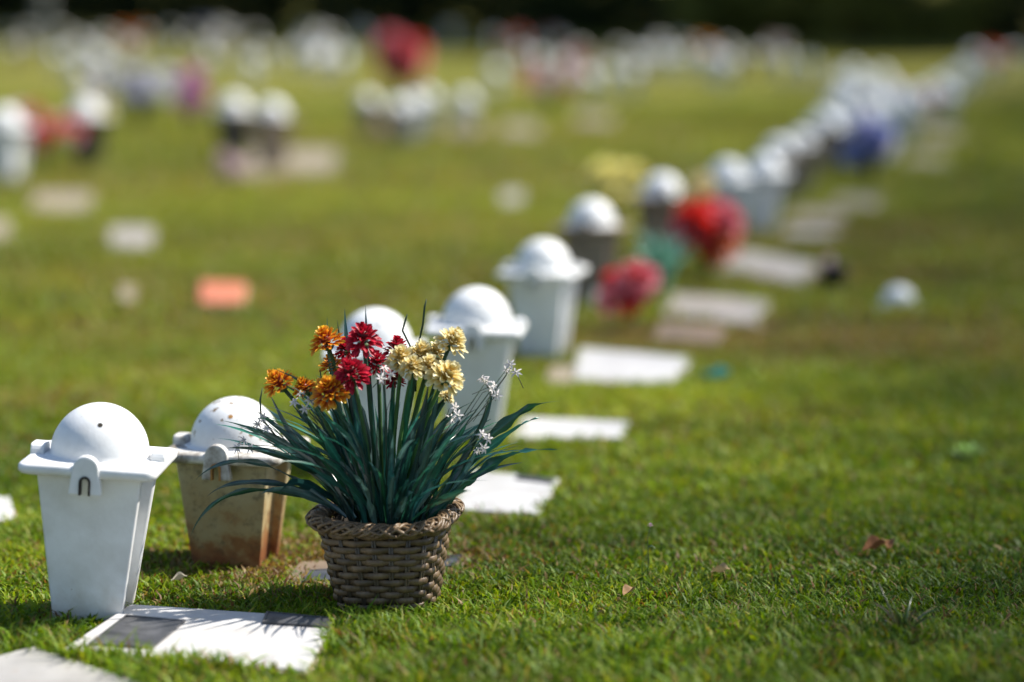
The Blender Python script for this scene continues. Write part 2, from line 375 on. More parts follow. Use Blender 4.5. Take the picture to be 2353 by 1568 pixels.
for px, py, kind, lab in [
    (12, 276, 'white', 'white urn with grey body cut by the left edge beside red flowers'),
    (198, 253, 'dark', 'dark bodied urn with cream dome right of the red flowers'),
    (538, 242, 'dark', 'white dome on a dark body, first of the pair above the long tan slab'),
    (625, 256, 'worn', 'white dome, second of the pair above the long tan slab'),
    (366, 186, 'worn', 'white urn with cream body right behind the lilac blue flowers'),
    (182, 162, 'far', 'lone grey urn above the dark urn and behind the red flowers'),
    (844, 230, 'worn', 'white urn, leftmost of the cluster beneath the tall red bunch'),
    (913, 245, 'worn', 'white urn at the front of the cluster beneath the tall red bunch'),
    (946, 234, 'white', 'brightest white urn of the cluster beneath the tall red bunch'),
    (984, 222, 'far', 'greenish pale urn at the end of the cluster beneath the tall red bunch'),
    (1070, 226, 'far', 'lone pale urn between the red bunch cluster and the pink bouquet'),
    (1138, 160, 'white', 'large pale urn above and left of the pink bouquet'),
    (1349, 172, 'far', 'pale urn right beside the pink bouquet'),
    (1400, 156, 'white', 'bright urn, second right of the pink bouquet'),
    (1454, 160, 'far', 'pale urn, third right of the pink bouquet'),
    (483, 128, 'far', 'grey urn straight above the white dark bodied pair'),
    (574, 138, 'white', 'bright bluish urn above the white dark bodied pair'),
    (604, 116, 'far', 'grey urn touching the bright bluish urn'),
    (672, 118, 'far', 'grey urn in the gap between bluish urn and tall red bunch'),
    (728, 128, 'far', 'grey urn, second from the tall red bunch'),
    (785, 134, 'far', 'pale urn next to the tall red bunch'),
    (838, 76, 'white', 'bluish white urn against the dark, touching the tall red bunch'),
    (1034, 66, 'white', 'bluish white round urn against the dark, right of the tall red bunch'),
    (1135, 86, 'far', 'dim urn above the large pale urn'),
    (1290, 140, 'far', 'pale urn just above the pink bouquet'),
    (1534, 124, 'far', 'pale urn, first of the pair under the brownish dark gap'),
    (1570, 124, 'far', 'pale urn, second of the pair under the brownish dark gap'),
    (1628, 122, 'worn', 'brownish urn between the pair and the olive shrub'),
    (1744, 124, 'worn', 'pale urn at the foot of the olive shrub'),
    (1802, 134, 'far', 'greyish urn right of the olive shrub foot'),
    (1860, 142, 'far', 'dim urn between the olive shrub and the crowded row end'),
    (709, 72, 'far', 'dim grey round urn against black, left of the tall red bunch')]:
    sc = 1.22 if px in BIG else 1.0
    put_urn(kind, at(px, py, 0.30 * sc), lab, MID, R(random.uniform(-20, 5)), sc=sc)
for px, py in [(18, 76), (25, 108), (178, 88), (232, 96), (338, 80), (392, 68), (432, 76), (472, 64), (520, 70), (60, 95), (140, 70), (275, 92), (300, 112),
               (1180, 96), (1240, 100), (1330, 112), (1480, 128), (1420, 112), (1690, 128)]:
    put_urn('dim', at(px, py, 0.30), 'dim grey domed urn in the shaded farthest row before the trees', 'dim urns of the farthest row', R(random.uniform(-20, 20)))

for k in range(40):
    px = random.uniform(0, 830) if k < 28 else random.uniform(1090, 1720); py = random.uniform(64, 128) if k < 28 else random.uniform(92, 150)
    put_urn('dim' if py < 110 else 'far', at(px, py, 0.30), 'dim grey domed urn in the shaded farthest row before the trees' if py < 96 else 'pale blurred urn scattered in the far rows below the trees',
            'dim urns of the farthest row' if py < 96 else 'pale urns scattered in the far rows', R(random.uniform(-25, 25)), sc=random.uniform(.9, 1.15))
# ------------------------------------------------------------------ slabs
def slab(corners, mat, label, cat='grave slab', group='flat grave slabs in the lawn', top=0.014, thick=0.05, tilt=0.0, edge=True, cut=True, keep=.93):
    P = [at(px, py, top) for px, py in corners]
    c = sum(P, Vector()) / 4
    e = empty('grave_slab', c)
    m = MB(); q = [p - c for p in P]
    zt = [top + tilt * (1 if k < 2 else -1) for k in range(4)]
    lower = [(v.x, v.y, v.z + top - thick) for v in q]; up = [(v.x, v.y, v.z + zt[k]) for k, v in enumerate(q)]
    m.add(lower + up, [(0, 1, 2, 3), (7, 6, 5, 4)] + [(k, k + 4, (k + 1) % 4 + 4, (k + 1) % 4) for k in range(4)])
    o = m.build('slab_top', mat, e, smooth=False, bevel=0.0025)
    if edge:                                             # the weathered rim under the polished face
        m2 = MB(); k1 = 1.034
        lo = [(v.x * k1, v.y * k1, v.z + top - thick) for v in q]; hi = [(v.x * k1, v.y * k1, v.z + zt[k] - 0.0045) for k, v in enumerate(q)]
        m2.add(lo + hi, [(0, 1, 2, 3), (7, 6, 5, 4)] + [(k, k + 4, (k + 1) % 4 + 4, (k + 1) % 4) for k in range(4)])
        m2.build('slab_edge', EDGE, e, smooth=False, bevel=0.002)
    tag(e, label, cat, group)
    if cut: POLYS.append([((p - c) * keep + c).xy for p in P])
    return e, c, top
def plaque(s, corners, mat=BRONZE, name='plaque', lift=0.004):
    e, c, top = s
    P = [at(px, py, top + 0.002) - c for px, py in corners]; cc = sum(P, Vector()) / 4
    m = MB()
    def ring(k, z): return [((p - cc) * k + cc) + Vector((0, 0, top + z)) for p in P]
    m.grid([ring(1, -0.002), ring(1, lift), ring(0.94, lift), ring(0.93, lift - 0.0015)], True, caps=True)
    m.build(name, mat, e, smooth=False)
A = slab([(300, 1388), (772, 1420), (705, 1540), (142, 1492)], MARBLE, 'white marble grave slab with two dark bronze plaques, in front of the wicker basket', top=0.020, keep=1.02)
plaque(A, [(290, 1415), (427, 1427), (350, 1490), (202, 1481)]); plaque(A, [(612, 1407), (768, 1422), (757, 1442), (602, 1432)])
GREYSLAB = mat_stone('greyed marble', (0.25, 0.235, 0.215), (0.36, 0.345, 0.325), (0.24, 0.17, 0.11))
B = slab([(75, 1484), (390, 1590), (-60, 1720), (-190, 1560)], GREYSLAB, 'white slab with brown edge cut off by the bottom left corner', top=0.022, keep=.97)
slab([(-90, 1140), (22, 1140), (38, 1185), (-90, 1220)], MARBLE, 'small white slab end at the left picture edge near the front urn')
D = slab([(690, 1290), (1085, 1272), (1030, 1338), (640, 1345)], EARTHY, 'earth stained slab half hidden behind the wicker basket', top=0.007, keep=.72)
plaque(D, [(1020, 1278), (1062, 1276), (1040, 1302), (1000, 1304)]); plaque(D, [(712, 1312), (770, 1308), (760, 1334), (695, 1338)])
Cc = slab([(1085, 1078), (1285, 1100), (1240, 1182), (1030, 1168)], MARBLE, 'white slab beneath the lowest right leaf of the bouquet')
plaque(Cc, [(1190, 1092), (1275, 1102), (1268, 1110), (1184, 1100)])
E = slab([(1205, 958), (1448, 968), (1430, 1004), (1175, 1008)], MARBLE, 'white slab just above the upper right leaf tip of the bouquet')
Fs = slab([(1330, 798), (1592, 820), (1550, 886), (1312, 872)], MARBLE, 'big white slab right of the urn with the bluish lid corner')
slab([(1260, 838), (1330, 840), (1318, 882), (1252, 880)], TAN, 'small tan slab at the corner of the big white slab')
slab([(1545, 672), (1768, 690), (1742, 748), (1520, 718)], PALE, 'pale slab beside the small pink bouquet')
slab([(1515, 738), (1668, 748), (1655, 788), (1500, 780)], EARTHY, 'brown earth covered slab in front of the slab by the pink bouquet', top=0.01)
slab([(1705, 572), (1890, 606), (1850, 655), (1640, 618)], PALE, 'pale grey slab near the dark pot')
slab([(1835, 478), (1960, 484), (1935, 512), (1800, 506)], TAN, 'tan slab right of the big red bouquet')
slab([(1815, 522), (1930, 526), (1915, 546), (1790, 542)], PALE, 'thin pale slab right of the big red bouquet, below the tan one')
slab([(1930, 446), (2040, 452), (2015, 478), (1900, 474)], TAN, 'tan slab below the blue bouquet')
slab([(2090, 352), (2190, 358), (2170, 384), (2080, 380)], TAN, 'pinkish tan slab right of the blue bouquet')
slab([(2120, 296), (2215, 300), (2200, 328), (2105, 324)], TAN, 'tan slab below the dark red bunch')
slab([(250, 520), (358, 522), (352, 574), (246, 574)], PALE, 'lone white slab in the mid lawn above the orange slab')
slab([(462, 646), (566, 650), (560, 696), (458, 694)], BRICKRED, 'orange red slab alone in the lawn', top=0.03)
slab([(80, 440), (222, 442), (214, 488), (60, 486)], TAN, 'greyish slab below the dark urn')
slab([(-60, 500), (25, 502), (28, 552), (-60, 552)], TAN, 'tan slab at the left edge below the greyish slab')
slab([(570, 345), (790, 342), (770, 400), (520, 405)], TAN, 'long tan slab in the far lawn under the two white urns')
slab([(1035, 278), (1115, 280), (1108, 310), (1020, 308)], TAN, 'dry tan slab below the lone pale urn')
slab([(1158, 280), (1245, 284), (1236, 314), (1145, 310)], TAN, 'dry tan slab below the pink bouquet, lawn side')
slab([(1325, 262), (1420, 264), (1410, 288), (1310, 286)], TAN, 'tan slab below and right of the pink bouquet')
slab([(1150, 438), (1205, 438), (1202, 472), (1146, 472)], PALE, 'tiny pale slab alone in the open lawn')
slab([(275, 655), (315, 656), (312, 690), (272, 690)], TAN, 'small pale stone left of the orange slab', cat='stone')
slab([(835, 268), (965, 272), (955, 300), (820, 300)], EARTHY, 'brownish slab under the cluster below the tall red bunch')

# ------------------------------------------------------------------ wicker basket
BK = at(893, 1392); BK.z = 0.0
def ring_pts(hw, n, expo=3.4):
    raw = []
    for k in range(720):
        a = 2 * math.pi * k / 720; c, s = math.cos(a), math.sin(a)
        r = hw / (abs(c) ** expo + abs(s) ** expo) ** (1 / expo); raw.append(Vector((r * c, r * s)))
    L = [0.0]
    for k in range(720): L.append(L[-1] + (raw[(k + 1) % 720] - raw[k]).length)
    out = []; j = 0
    for k in range(n):
        tgt = L[-1] * k / n
        while L[j + 1] < tgt: j += 1
        f = (tgt - L[j]) / (L[j + 1] - L[j]); out.append(raw[j].lerp(raw[(j + 1) % 720], f))
    return out
def mat_rattan(name, c1, c2):
    m, t, b, L = new_mat(name)
    a = t.nodes.new('ShaderNodeAttribute'); a.attribute_name = 'col'
    n = noise_tex(t, 55, 5, 0.6); r = ramp(t, [(0.3, c1), (0.7, c2)], n.outputs[0])
    L.new(mixc(t, 1.0, r.outputs[0], a.outputs['Color'], 'MULTIPLY'), b.inputs['Base Color'])
    b.inputs['Roughness'].default_value = 0.42; b.inputs['Specular IOR Level'].default_value = 0.45
    n2 = noise_tex(t, 300, 3); bump(t, b, n2.outputs[0], 0.25, 0.002)
    return m
RATTAN = mat_rattan('rattan', (0.080, 0.049, 0.024), (0.158, 0.104, 0.055)); STAKE = mat_rattan('rattan stake', (0.07, 0.05, 0.034), (0.13, 0.10, 0.07))
bk = empty('wicker_basket', BK, R(-9), 0, R(-1.5))
tag(bk, 'woven brown wicker basket with braided rim holding the artificial flowers', 'basket')
NS, BH = 24, 0.149
def hw_at(z): return 0.078 + (0.1045 - 0.078) * min(1, z / BH)
mw = MB(); NSEG = NS * 8
for rI in range(13):
    z = 0.005 + rI * 0.0113; base = ring_pts(hw_at(z), NSEG)
    rows = []; cv = []
    for k in range(NSEG):
        u = k / 8; amp = 0.0042 * math.cos(math.pi * (u + (rI % 2))) ; amp = math.copysign(abs(amp / 0.0042) ** 0.5, amp) * 0.0037
        p = base[k]; nrm = p.normalized()
        tz = 0.0012 * math.sin(2 * math.pi * k / NSEG + rI * 1.3) + random.uniform(-.0002, .0002)
        row = []
        for q in range(8):
            a = 2 * math.pi * q / 8
            groove = 0.00035 * math.cos(3 * a)
            row.append((p.x + nrm.x * (amp + (0.0021 + groove) * math.cos(a)), p.y + nrm.y * (amp + (0.0021 + groove) * math.cos(a)), z + tz + 0.0057 * math.copysign(abs(math.sin(a)) ** .75, math.sin(a))))
        rows.append(row)
    rows.append(rows[0])
    tone = [random.uniform(0.7, 1.45) for _ in range(NS)]
    mw.grid(rows, True, col=lambda i: (tone[(i // 8 // 8) % NS],) * 3)
mw.build('woven_wall', RATTAN, bk)
ms = MB(); b0, b1 = ring_pts(hw_at(0), NS), ring_pts(hw_at(BH), NS)
for k in range(NS):
    for off in (-0.0021, 0.0021):
        tg = Vector((-b0[k].y, b0[k].x)).normalized() * off
        ms.tube([(b0[k].x + tg.x, b0[k].y + tg.y, -0.01), (b1[k].x + tg.x, b1[k].y + tg.y, BH + 0.005)], 0.0021, 6)
ms.build('stakes', STAKE, bk)
mr = MB()                                                # braided border: strands rolling round the rim
rim = ring_pts(0.1115, 360, 3.0)
for s_ in range(14):
    path = []; turns = (9, -8, 10)[s_ % 3]
    for k in range(361):
        p = rim[k % 360]; n_ = p.normalized(); ph = 2 * math.pi * (turns * k / 360 + s_ / 14)
        rad = 0.0118 + 0.0028 * math.sin(1.5 * ph + 2.1 * s_)
        wob = 0.0045 * math.sin(2 * math.pi * k / 360 * 2 + 1.0) + 0.0015 * math.sin(2 * math.pi * k / 360 * 9 + s_)
        path.append(Vector((p.x + n_.x * rad * math.cos(ph) * 1.15, p.y + n_.y * rad * math.cos(ph) * 1.15, BH + 0.008 + wob + 0.0088 * math.sin(ph))))
    tone = random.uniform(0.9, 1.7); mr.tube(path, 0.0029, 6, (tone,) * 3, caps=False)
mr.build('braided_rim', RATTAN, bk)
mi = MB()
mi.grid([[(p.x * (hw_at(z) - .0085) / .1, p.y * (hw_at(z) - .0085) / .1, z) for p in ring_pts(.1, 60)] for z in (.0, .08, .145)], True); mi.build('added_backing', HOLE, bk)  # dark sheet added inside to stop bright spots showing through the weave
mf = MB(); ins = ring_pts(hw_at(0.12) - 0.009, 40)
mf.add([(0, 0, 0.127)] + [(p.x, p.y, 0.120 + random.uniform(-.004, .004)) for p in ins], [(0, 1 + k, 1 + (k + 1) % 40) for k in range(40)])
mf.build('foam_filling', mat_mottled('floral foam', (0.012, 0.02, 0.010), (0.03, 0.035, 0.02), 90, 0.9, 0.5), bk)
DISCS.append((BK.x, BK.y, 0.088))

# ------------------------------------------------------------------ artificial foliage
LEAF = mat_attr('artificial leaf', 0.3, 0.22, 0.8, mott=0.35, mscale=45)
STEM = mat_attr('artificial stem', 0.5, 0.0, 0.3, mott=0.3)
def strap(mb, pts, width, col, wave=0.0, twist=0.0, n=14, side=None):
    """long strap leaf along a smooth path through pts"""
    P = [Vector(p) for p in pts]; path = []
    for i in range(n + 1):
        t = i / n
        Q = P[:]
        while len(Q) > 1: Q = [Q[k].lerp(Q[k + 1], t) for k in range(len(Q) - 1)]
        path.append(Q[0])
    rows = []; ph = random.uniform(0, 6.28)
    sd = Vector(side) if side else Vector((random.uniform(-1, 1), random.uniform(-1, 1), 0.15)).normalized()
    for i, p in enumerate(path):
        t = i / n; tg = (path[min(i + 1, n)] - path[max(i - 1, 0)]).normalized()
        s = (sd - tg * sd.dot(tg)); s = s.normalized() if s.length > 1e-4 else tg.orthogonal().normalized()
        s = Matrix.Rotation(twist * t + 0.5 * wave * math.sin(9 * t + ph), 3, tg) @ s
        nn = tg.cross(s)
        wd = width * 0.5 * min(1, 0.45 + 1.6 * t) * max(0.02, (1 - t ** 3.2)) * (1 + 0.18 * wave * math.sin(26 * t + ph))
        wv = nn * (0.0022 * wave * math.sin(20 * t + ph) * min(1, wd / (width * .4)) ** 2)
        rows.append([p - s * wd + nn * wd * 0.35 + wv, p - s * wd * 0.35 + nn * wd * 0.06, p, p + s * wd * 0.35 + nn * wd * 0.06, p + s * wd + nn * wd * 0.35 - wv])
    k = random.choice((0.6, 0.9, 1.2, 1.6, 2.3)) * random.uniform(.85, 1.15)
    def cc(i):
        t = (i // 5) / n; j = i % 5
        e = 0.85 + 0.5 * (j == 2)
        return (col[0] * k * e, col[1] * k * e, col[2] * k * e)
    mb.grid(rows, False, cc)
GREENS = [(0.014, 0.085, 0.062), (0.012, 0.070, 0.060), (0.018, 0.105, 0.066), (0.024, 0.125, 0.058), (0.014, 0.065, 0.062), (0.03, 0.14, 0.10), (0.045, 0.12, 0.105), (0.05, 0.105, 0.095), (0.03, 0.075, 0.07)]
fo = empty('artificial_foliage', BK + Vector((0, 0, 0.123)))
tag(fo, 'dark blue green strap leaved artificial foliage fanning out of the wicker basket', 'artificial foliage')
ml = MB(); O = fo.location
def bp(px, py, dy=0.0): return on_plane(px, py, BK.y + dy) - O
def hand(tip, mid, root, width, dy=0.0, dm=0.0, wave=1.0, side=None, col=None):
    tx, tz = tip[0] - root[0], root[1] - tip[1]; q_ = math.hypot(tx, tz); side = (tz / q_ + random.uniform(-.2, .2), random.uniform(-.7, .7), -tx / q_ + .15)
    r = bp(root[0], root[1]); r.y = random.uniform(-0.05, 0.05)
    t_ = bp(tip[0], tip[1], dy); m_ = bp(mid[0], mid[1], dm)
    strap(ml, [r, m_ * 2 - (r + t_) * .5, t_], width, col or random.choice(GREENS), wave, random.uniform(-.4, .4), 22, side)
for tip, mid, root, wd, dy, wv in [
    ((1288, 922), (1140, 990), (1020, 1180), .028, .02, 1.6), ((1282, 1034), (1130, 1066), (1015, 1175), .026, -.02, 1.8), ((1240, 960), (1150, 1010), (960, 1170), .020, .03, 1.5),
    ((445, 1108), (590, 1065), (800, 1180), .015, -.04, 1.2), ((438, 1232), (560, 1130), (790, 1178), .015, -.08, .8), ((475, 1142), (600, 1108), (800, 1172), .015, -.02, .8),
    ((560, 992), (690, 1050), (820, 1180), .022, .0, .6), ((585, 940), (700, 1040), (830, 1170), .022, .03, .6), ((520, 1030), (680, 1060), (800, 1175), .024, -.05, .7),
    ((640, 1150), (690, 1110), (790, 1180), .024, -.09, .5), ((600, 1135), (680, 1130), (800, 1185), .022, -.08, .4),
    ((840, 702), (850, 900), (870, 1170), .016, .04, .3), ((792, 710), (810, 900), (860, 1170), .022, .05, .3), ((752, 728), (770, 900), (840, 1170), .015, .03, .3),
    ((775, 735), (800, 900), (850, 1170), .012, .05, .3), ((700, 860), (760, 1010), (850, 1170), .020, .02, .4), ((620, 905), (700, 1040), (820, 1170), .020, .04, .4),
    ((985, 880), (960, 1020), (930, 1170), .024, -.06, .5), ((1075, 970), (1020, 1060), (950, 1175), .026, -.03, .8), ((1092, 985), (1060, 1060), (990, 1175), .022, .0, .5),
    ((1130, 895), (1095, 1000), (985, 1175), .018, .04, .4), ((1105, 1010), (1050, 1110), (985, 1175), .022, -.04, .5), ((1060, 960), (1010, 1000), (960, 1170), .026, -.06, .8),
    ((950, 860), (930, 1000), (910, 1170), .024, -.05, .4), ((905, 870), (900, 1000), (900, 1170), .022, -.04, .3), ((1010, 900), (980, 1020), (950, 1170), .022, -.03, .4),
    ((730, 985), (780, 1060), (850, 1175), .026, -.08, .6), ((690, 1000), (760, 1080), (840, 1175), .026, -.08, .6), ((800, 960), (820, 1060), (870, 1175), .024, -.07, .4)]:
    hand(tip, mid, root, wd * .66, dy, dy * .5, wv * 1.2)
for k in range(135):
    a = random.uniform(0, 2 * math.pi); u = random.random() ** 0.55
    r0_jit = random.uniform(-.35, .35)
    lean = 0.03 + 0.31 * u; r0 = Vector((math.cos(a), math.sin(a), 0))
    hgt = random.uniform(0.17, 0.28) * (1 - 0.45 * u ** 2)
    root = r0 * random.uniform(0.0, 0.07) + Vector((0, 0, -0.005))
    squash = 0.72 if math.sin(a) != 0 else 1
    if r0.x < -.3 and lean > .2: hgt *= 1.3; lean *= .9
    tip = Vector((r0.x * lean * (1.0 if r0.x < 0 else 0.72), r0.y * lean * squash, hgt)); mid = Vector((tip.x * (0.45 + r0_jit), tip.y * (0.45 + r0_jit * .5), hgt * (0.58 + 0.34 * u)))
    strap(ml, [root, mid, tip], random.uniform(0.007, 0.0145), random.choice(GREENS), random.uniform(.3, 1.3), random.uniform(-.9, .9), 12, (-r0.y * .7 + random.uniform(-.6, .6) + .4, r0.x * .5 + random.uniform(-.5, .5), random.uniform(-.3, .5)))
ml.build('leaves', LEAF, fo)
mt = MB()                                               # two curled wires and thin twigs
for pts in ([(950, 900), (945, 800), (925, 760), (932, 735), (936, 722)], [(955, 900), (958, 810), (972, 745), (976, 705), (980, 688)],
            [(640, 1010), (600, 960), (598, 920), (603, 892)], [(1010, 1160), (1060, 1080), (1110, 960), (1128, 905)], [(820, 1170), (790, 1000), (740, 880), (735, 850)]):
    mt.tube([bp(x, y, 0.01) for x, y in pts], [0.0018] * (len(pts) - 1) + [0.0008], 5, (0.03, 0.06, 0.03))
mt.build('twigs', STEM, fo)

# ------------------------------------------------------------------ flower heads
PETAL = mat_attr('fabric petal', 0.42, 0.35, 0.4, mott=0.12, mscale=120)
def bloom_mb(rad, inner, outer, tipc, layers=6, npet=15, pointed=0.2, seed=0, ball=0.0, nseg=5):
    """double flower head: shingled rings of short cupped petals, outer rings drooping, inner ones upright"""
    rs = random.Random(seed); m = MB(); up = Vector((0, 0, 1)); H = rad * (.62 + .5 * ball)
    for k in range(layers):
        f = k / (layers - 1); n = max(5, int(npet * (1 - .62 * f)))
        r0 = rad * (.50 - .46 * f) ; z0 = H * (f - .35 * ball); L = rad * (.52 - .14 * f)
        for j in range(n):
            az = 2 * math.pi * (j + .5 * (k % 2)) / n + rs.uniform(-.14, .14); e0 = R(-18 - 30 * ball + (70 + 30 * ball) * f) + rs.uniform(-.32, .32)
            d = Vector((math.cos(az), math.sin(az), 0)); s = Vector((-d.y, d.x, 0)); ll = L * rs.uniform(.78, 1.2); cv = rs.uniform(-.7, .25)
            hw = max(rad * .085, 1.15 * math.pi * (r0 + ll * .6) / n * .76) * rs.uniform(.85, 1.1); shade = rs.uniform(.76, 1.2); hot = rs.random(); rows = []
            roll = rs.uniform(-.35, .35); p = d * r0 + up * z0
            for i in range(nseg):
                t = i / (nseg - 1); e = e0 + cv * (t - .3) + .35
                if i: p = p + (d * math.cos(e) + up * math.sin(e)) * ll / (nseg - 1)
                wd = hw * ((.42 + 1.25 * t - .8 * t * t) if i < nseg - 1 else (.52 - .46 * pointed))
                nn = up * math.cos(e) - d * math.sin(e); sv = s * math.cos(roll) + nn * math.sin(roll)
                rows.append([p - sv * wd + nn * wd * .45, p - sv * wd * .5 + nn * wd * .1, p, p + sv * wd * .5 + nn * wd * .1, p + sv * wd + nn * wd * .45])
            def cc(i, shade=shade, hot=hot):
                t = (i // 5) / (nseg - 1); edge = (.35 if i % 5 in (0, 4) else 0)
                a = [inner[q] + (outer[q] - inner[q]) * min(1, t * (.9 + .7 * hot) + edge * .5) for q in range(3)]; w_ = min(1, max(0, (t - .5) / .5 + edge) * (.35 + .65 * hot))
                return tuple((a[q] * (1 - w_) + tipc[q] * w_) * shade for q in range(3))
            m.grid(rows, False, cc)
    core = [[(rad * .3 * math.cos(e) * math.cos(q), rad * .3 * math.cos(e) * math.sin(q), H * .35 + rad * .3 * math.sin(e)) for q in [j * math.pi / 5 for j in range(10)]] for e in (-1.2, -.6, 0, .6, 1.2)]
    m.grid(core, True, tuple(x * .6 for x in inner), caps=True)
    return m
def calyx_mb(rad):
    m = MB(); rows = []
    for r_, z_ in ((0.003, -0.42 * rad), (0.22 * rad, -0.34 * rad), (0.34 * rad, -0.2 * rad), (0.2 * rad, -0.1 * rad)):
        rows.append([(r_ * math.cos(q), r_ * math.sin(q), z_) for q in [k * math.pi / 5 for k in range(10)]])
    m.grid(rows, True, (0.05, 0.10, 0.03), caps=True); return m
PAL = {
    'orange': ((0.45, 0.04, 0.006), (0.80, 0.25, 0.012), (0.92, 0.60, 0.04)),
    'red': ((0.22, 0.003, 0.010), (0.52, 0.008, 0.028), (0.64, 0.03, 0.07)),
    'yellow': ((0.66, 0.44, 0.09), (0.82, 0.70, 0.30), (0.86, 0.82, 0.60)),
    'pink': ((0.62, 0.07, 0.10), (0.82, 0.17, 0.22), (0.84, 0.40, 0.44)), 'scarlet': ((0.55, 0.012, 0.006), (0.80, 0.025, 0.015), (0.82, 0.09, 0.07)),
    'lilac': ((0.25, 0.22, 0.55), (0.42, 0.40, 0.72), (0.68, 0.68, 0.82)), 'blue': ((0.08, 0.14, 0.48), (0.16, 0.27, 0.70), (0.42, 0.50, 0.80)),
    'lemon': ((0.78, 0.66, 0.14), (0.90, 0.82, 0.26), (0.92, 0.87, 0.42)), 'magenta': ((0.48, 0.06, 0.34), (0.66, 0.18, 0.50), (0.76, 0.36, 0.62)), 'white': ((0.7, 0.7, 0.6), (0.8, 0.8, 0.76), (0.82, 0.82, 0.8)),
    'palepink': ((0.6, 0.35, 0.38), (0.75, 0.55, 0.58), (0.8, 0.7, 0.7)), 'coral': ((0.55, 0.08, 0.03), (0.72, 0.16, 0.06), (0.75, 0.3, 0.1))}
STYLE = {'orange': (7, 16, .05, .05), 'red': (8, 15, .7, .55), 'yellow': (7, 15, .0, .25)}
def flower(colour, px, py, dia, label, dy=0.0, lean=(0, 0), stem_to=(890, 1165)):
    rad = dia / 1342 / 2 * 1.0
    top = on_plane(px, py, BK.y + dy)
    root = on_plane(stem_to[0], stem_to[1], BK.y + dy * 0.4)
    e = empty('artificial_flower', root)
    tag(e, label, 'artificial flower', 'artificial flowers in the wicker basket')
    ly, npet, pt, ball = STYLE[colour]
    h = bloom_mb(rad, *PAL[colour], ly, npet, pt, random.randint(0, 999), ball).build('bloom', PETAL, e)
    c = top - root; ax = (c.normalized() + Vector((lean[0], lean[1], 0))).normalized()
    h.location = c - ax * rad * 0.35; h.rotation_euler = ax.to_track_quat('Z', 'Y').to_euler(); h.rotation_euler.rotate_axis('Z', random.uniform(0, 6))
    calyx_mb(rad).build('calyx', STEM, h)
    m = MB(); end = c - ax * rad * 0.5
    m.tube([Vector((0, 0, -.02)), end * 0.4 + Vector((0, 0, .02)), end * 0.75 + Vector((0, 0, .015)), end], [0.0034] * 4, 7, random.choice([(0.05, 0.12, 0.035), (0.03, 0.09, 0.04), (0.07, 0.17, 0.04)]))
    m.build('stem', STEM, e)
for a in [
    ('orange', 746, 776, 86, 'orange yellow flower standing highest left of the red blooms', .02, (-.1, -.25), (850, 1165)),
    ('orange', 636, 874, 84, 'orange flower at the far left of the bouquet', -.01, (-.1, -.2), (820, 1165)),
    ('orange', 755, 894, 94, 'large orange yellow flower lowest and nearest in the bouquet', -.07, (0, -.6), (850, 1170)),
    ('orange', 697, 886, 62, 'small orange red flower half hidden behind the lowest orange one', -.02, (0, -.2), (830, 1165)),
    ('orange', 760, 834, 64, 'dark orange flower tucked behind the lower crimson bloom', .03, (0, -.3), (850, 1165)),
    ('red', 834, 770, 90, 'crimson flower topmost in the middle of the bouquet', -.02, (.05, -.5), (870, 1165)),
    ('red', 804, 850, 88, 'crimson flower below the topmost crimson one, beside the big orange bloom', -.06, (-.1, -.6), (865, 1170)),
    ('red', 793, 796, 60, 'dark red flower squeezed between topmost orange and crimson blooms', .03, (0, -.3), (860, 1165)),
    ('red', 868, 828, 62, 'small red flower below the topmost crimson one', .02, (0, -.3), (880, 1165)),
    ('red', 912, 794, 70, 'red flower peeping out behind the yellow cluster', .05, (.0, -.2), (890, 1165)),
    ('red', 905, 866, 56, 'small red flower in shade among leaves beneath the yellow cluster', .0, (0, -.3), (890, 1165)),
    ('yellow', 1043, 778, 84, 'pale yellow flower on its own stalk at the upper right', .0, (.25, -.3), (920, 1165)),
    ('yellow', 922, 818, 80, 'pale yellow flower leftmost of the yellow cluster', -.03, (-.1, -.5), (895, 1165)),
    ('yellow', 968, 808, 78, 'pale yellow flower topmost of the yellow cluster with brown heart', .0, (.0, -.4), (905, 1165)),
    ('yellow', 1030, 858, 96, 'large pale yellow flower lowest right of the yellow cluster', -.05, (.2, -.5), (915, 1170)),
    ('yellow', 948, 838, 66, 'pale yellow flower hanging low at the left of the yellow cluster', -.05, (-.1, -.5), (900, 1165)),
    ('yellow', 1000, 806, 66, 'pale yellow flower at the upper right of the yellow cluster', .02, (.15, -.3), (910, 1165)),
    ('yellow', 985, 838, 76, 'pale yellow flower in the middle of the yellow cluster', -.03, (.05, -.4), (910, 1165)),
    ('yellow', 1030, 908, 40, 'small yellow flower hanging below the largest yellow bloom', -.02, (.2, -.3), (920, 1165))]:
    flower(*a)
# brown heart on one yellow bloom
# white star blossoms on thin sprays
WHITEP = mat_attr('white blossom petal', 0.5, 0.25, 0.3)
def star_mb(r=0.013, seed=0):
    rs = random.Random(seed); m = MB()
    for j in range(6):
        az = 2 * math.pi * j / 6 + rs.uniform(-.2, .2); d = Vector((math.cos(az), math.sin(az), 0)); s = Vector((-d.y, d.x, 0)); rows = []
        lf = rs.uniform(.2, .6)
        for i in range(5):
            t = i / 4; wd = r * 0.15 * math.sin(math.pi * min(.95, .15 + .85 * t)) + .0002
            p = d * r * t * rs.uniform(.92, 1.08) + Vector((0, 0, r * (lf * t - .55 * t * t))); rows.append([p - s * wd, p + Vector((0, 0, -.0006)), p + s * wd])
        m.grid(rows, False, lambda i: (0.68, 0.63, 0.62) if i > 3 else (0.6, 0.5, 0.4))
    m.tube([(0, 0, -r * .9), (0, 0, 0.001)], [r * .09, r * .16], 6, (0.7, 0.68, 0.6)); return m
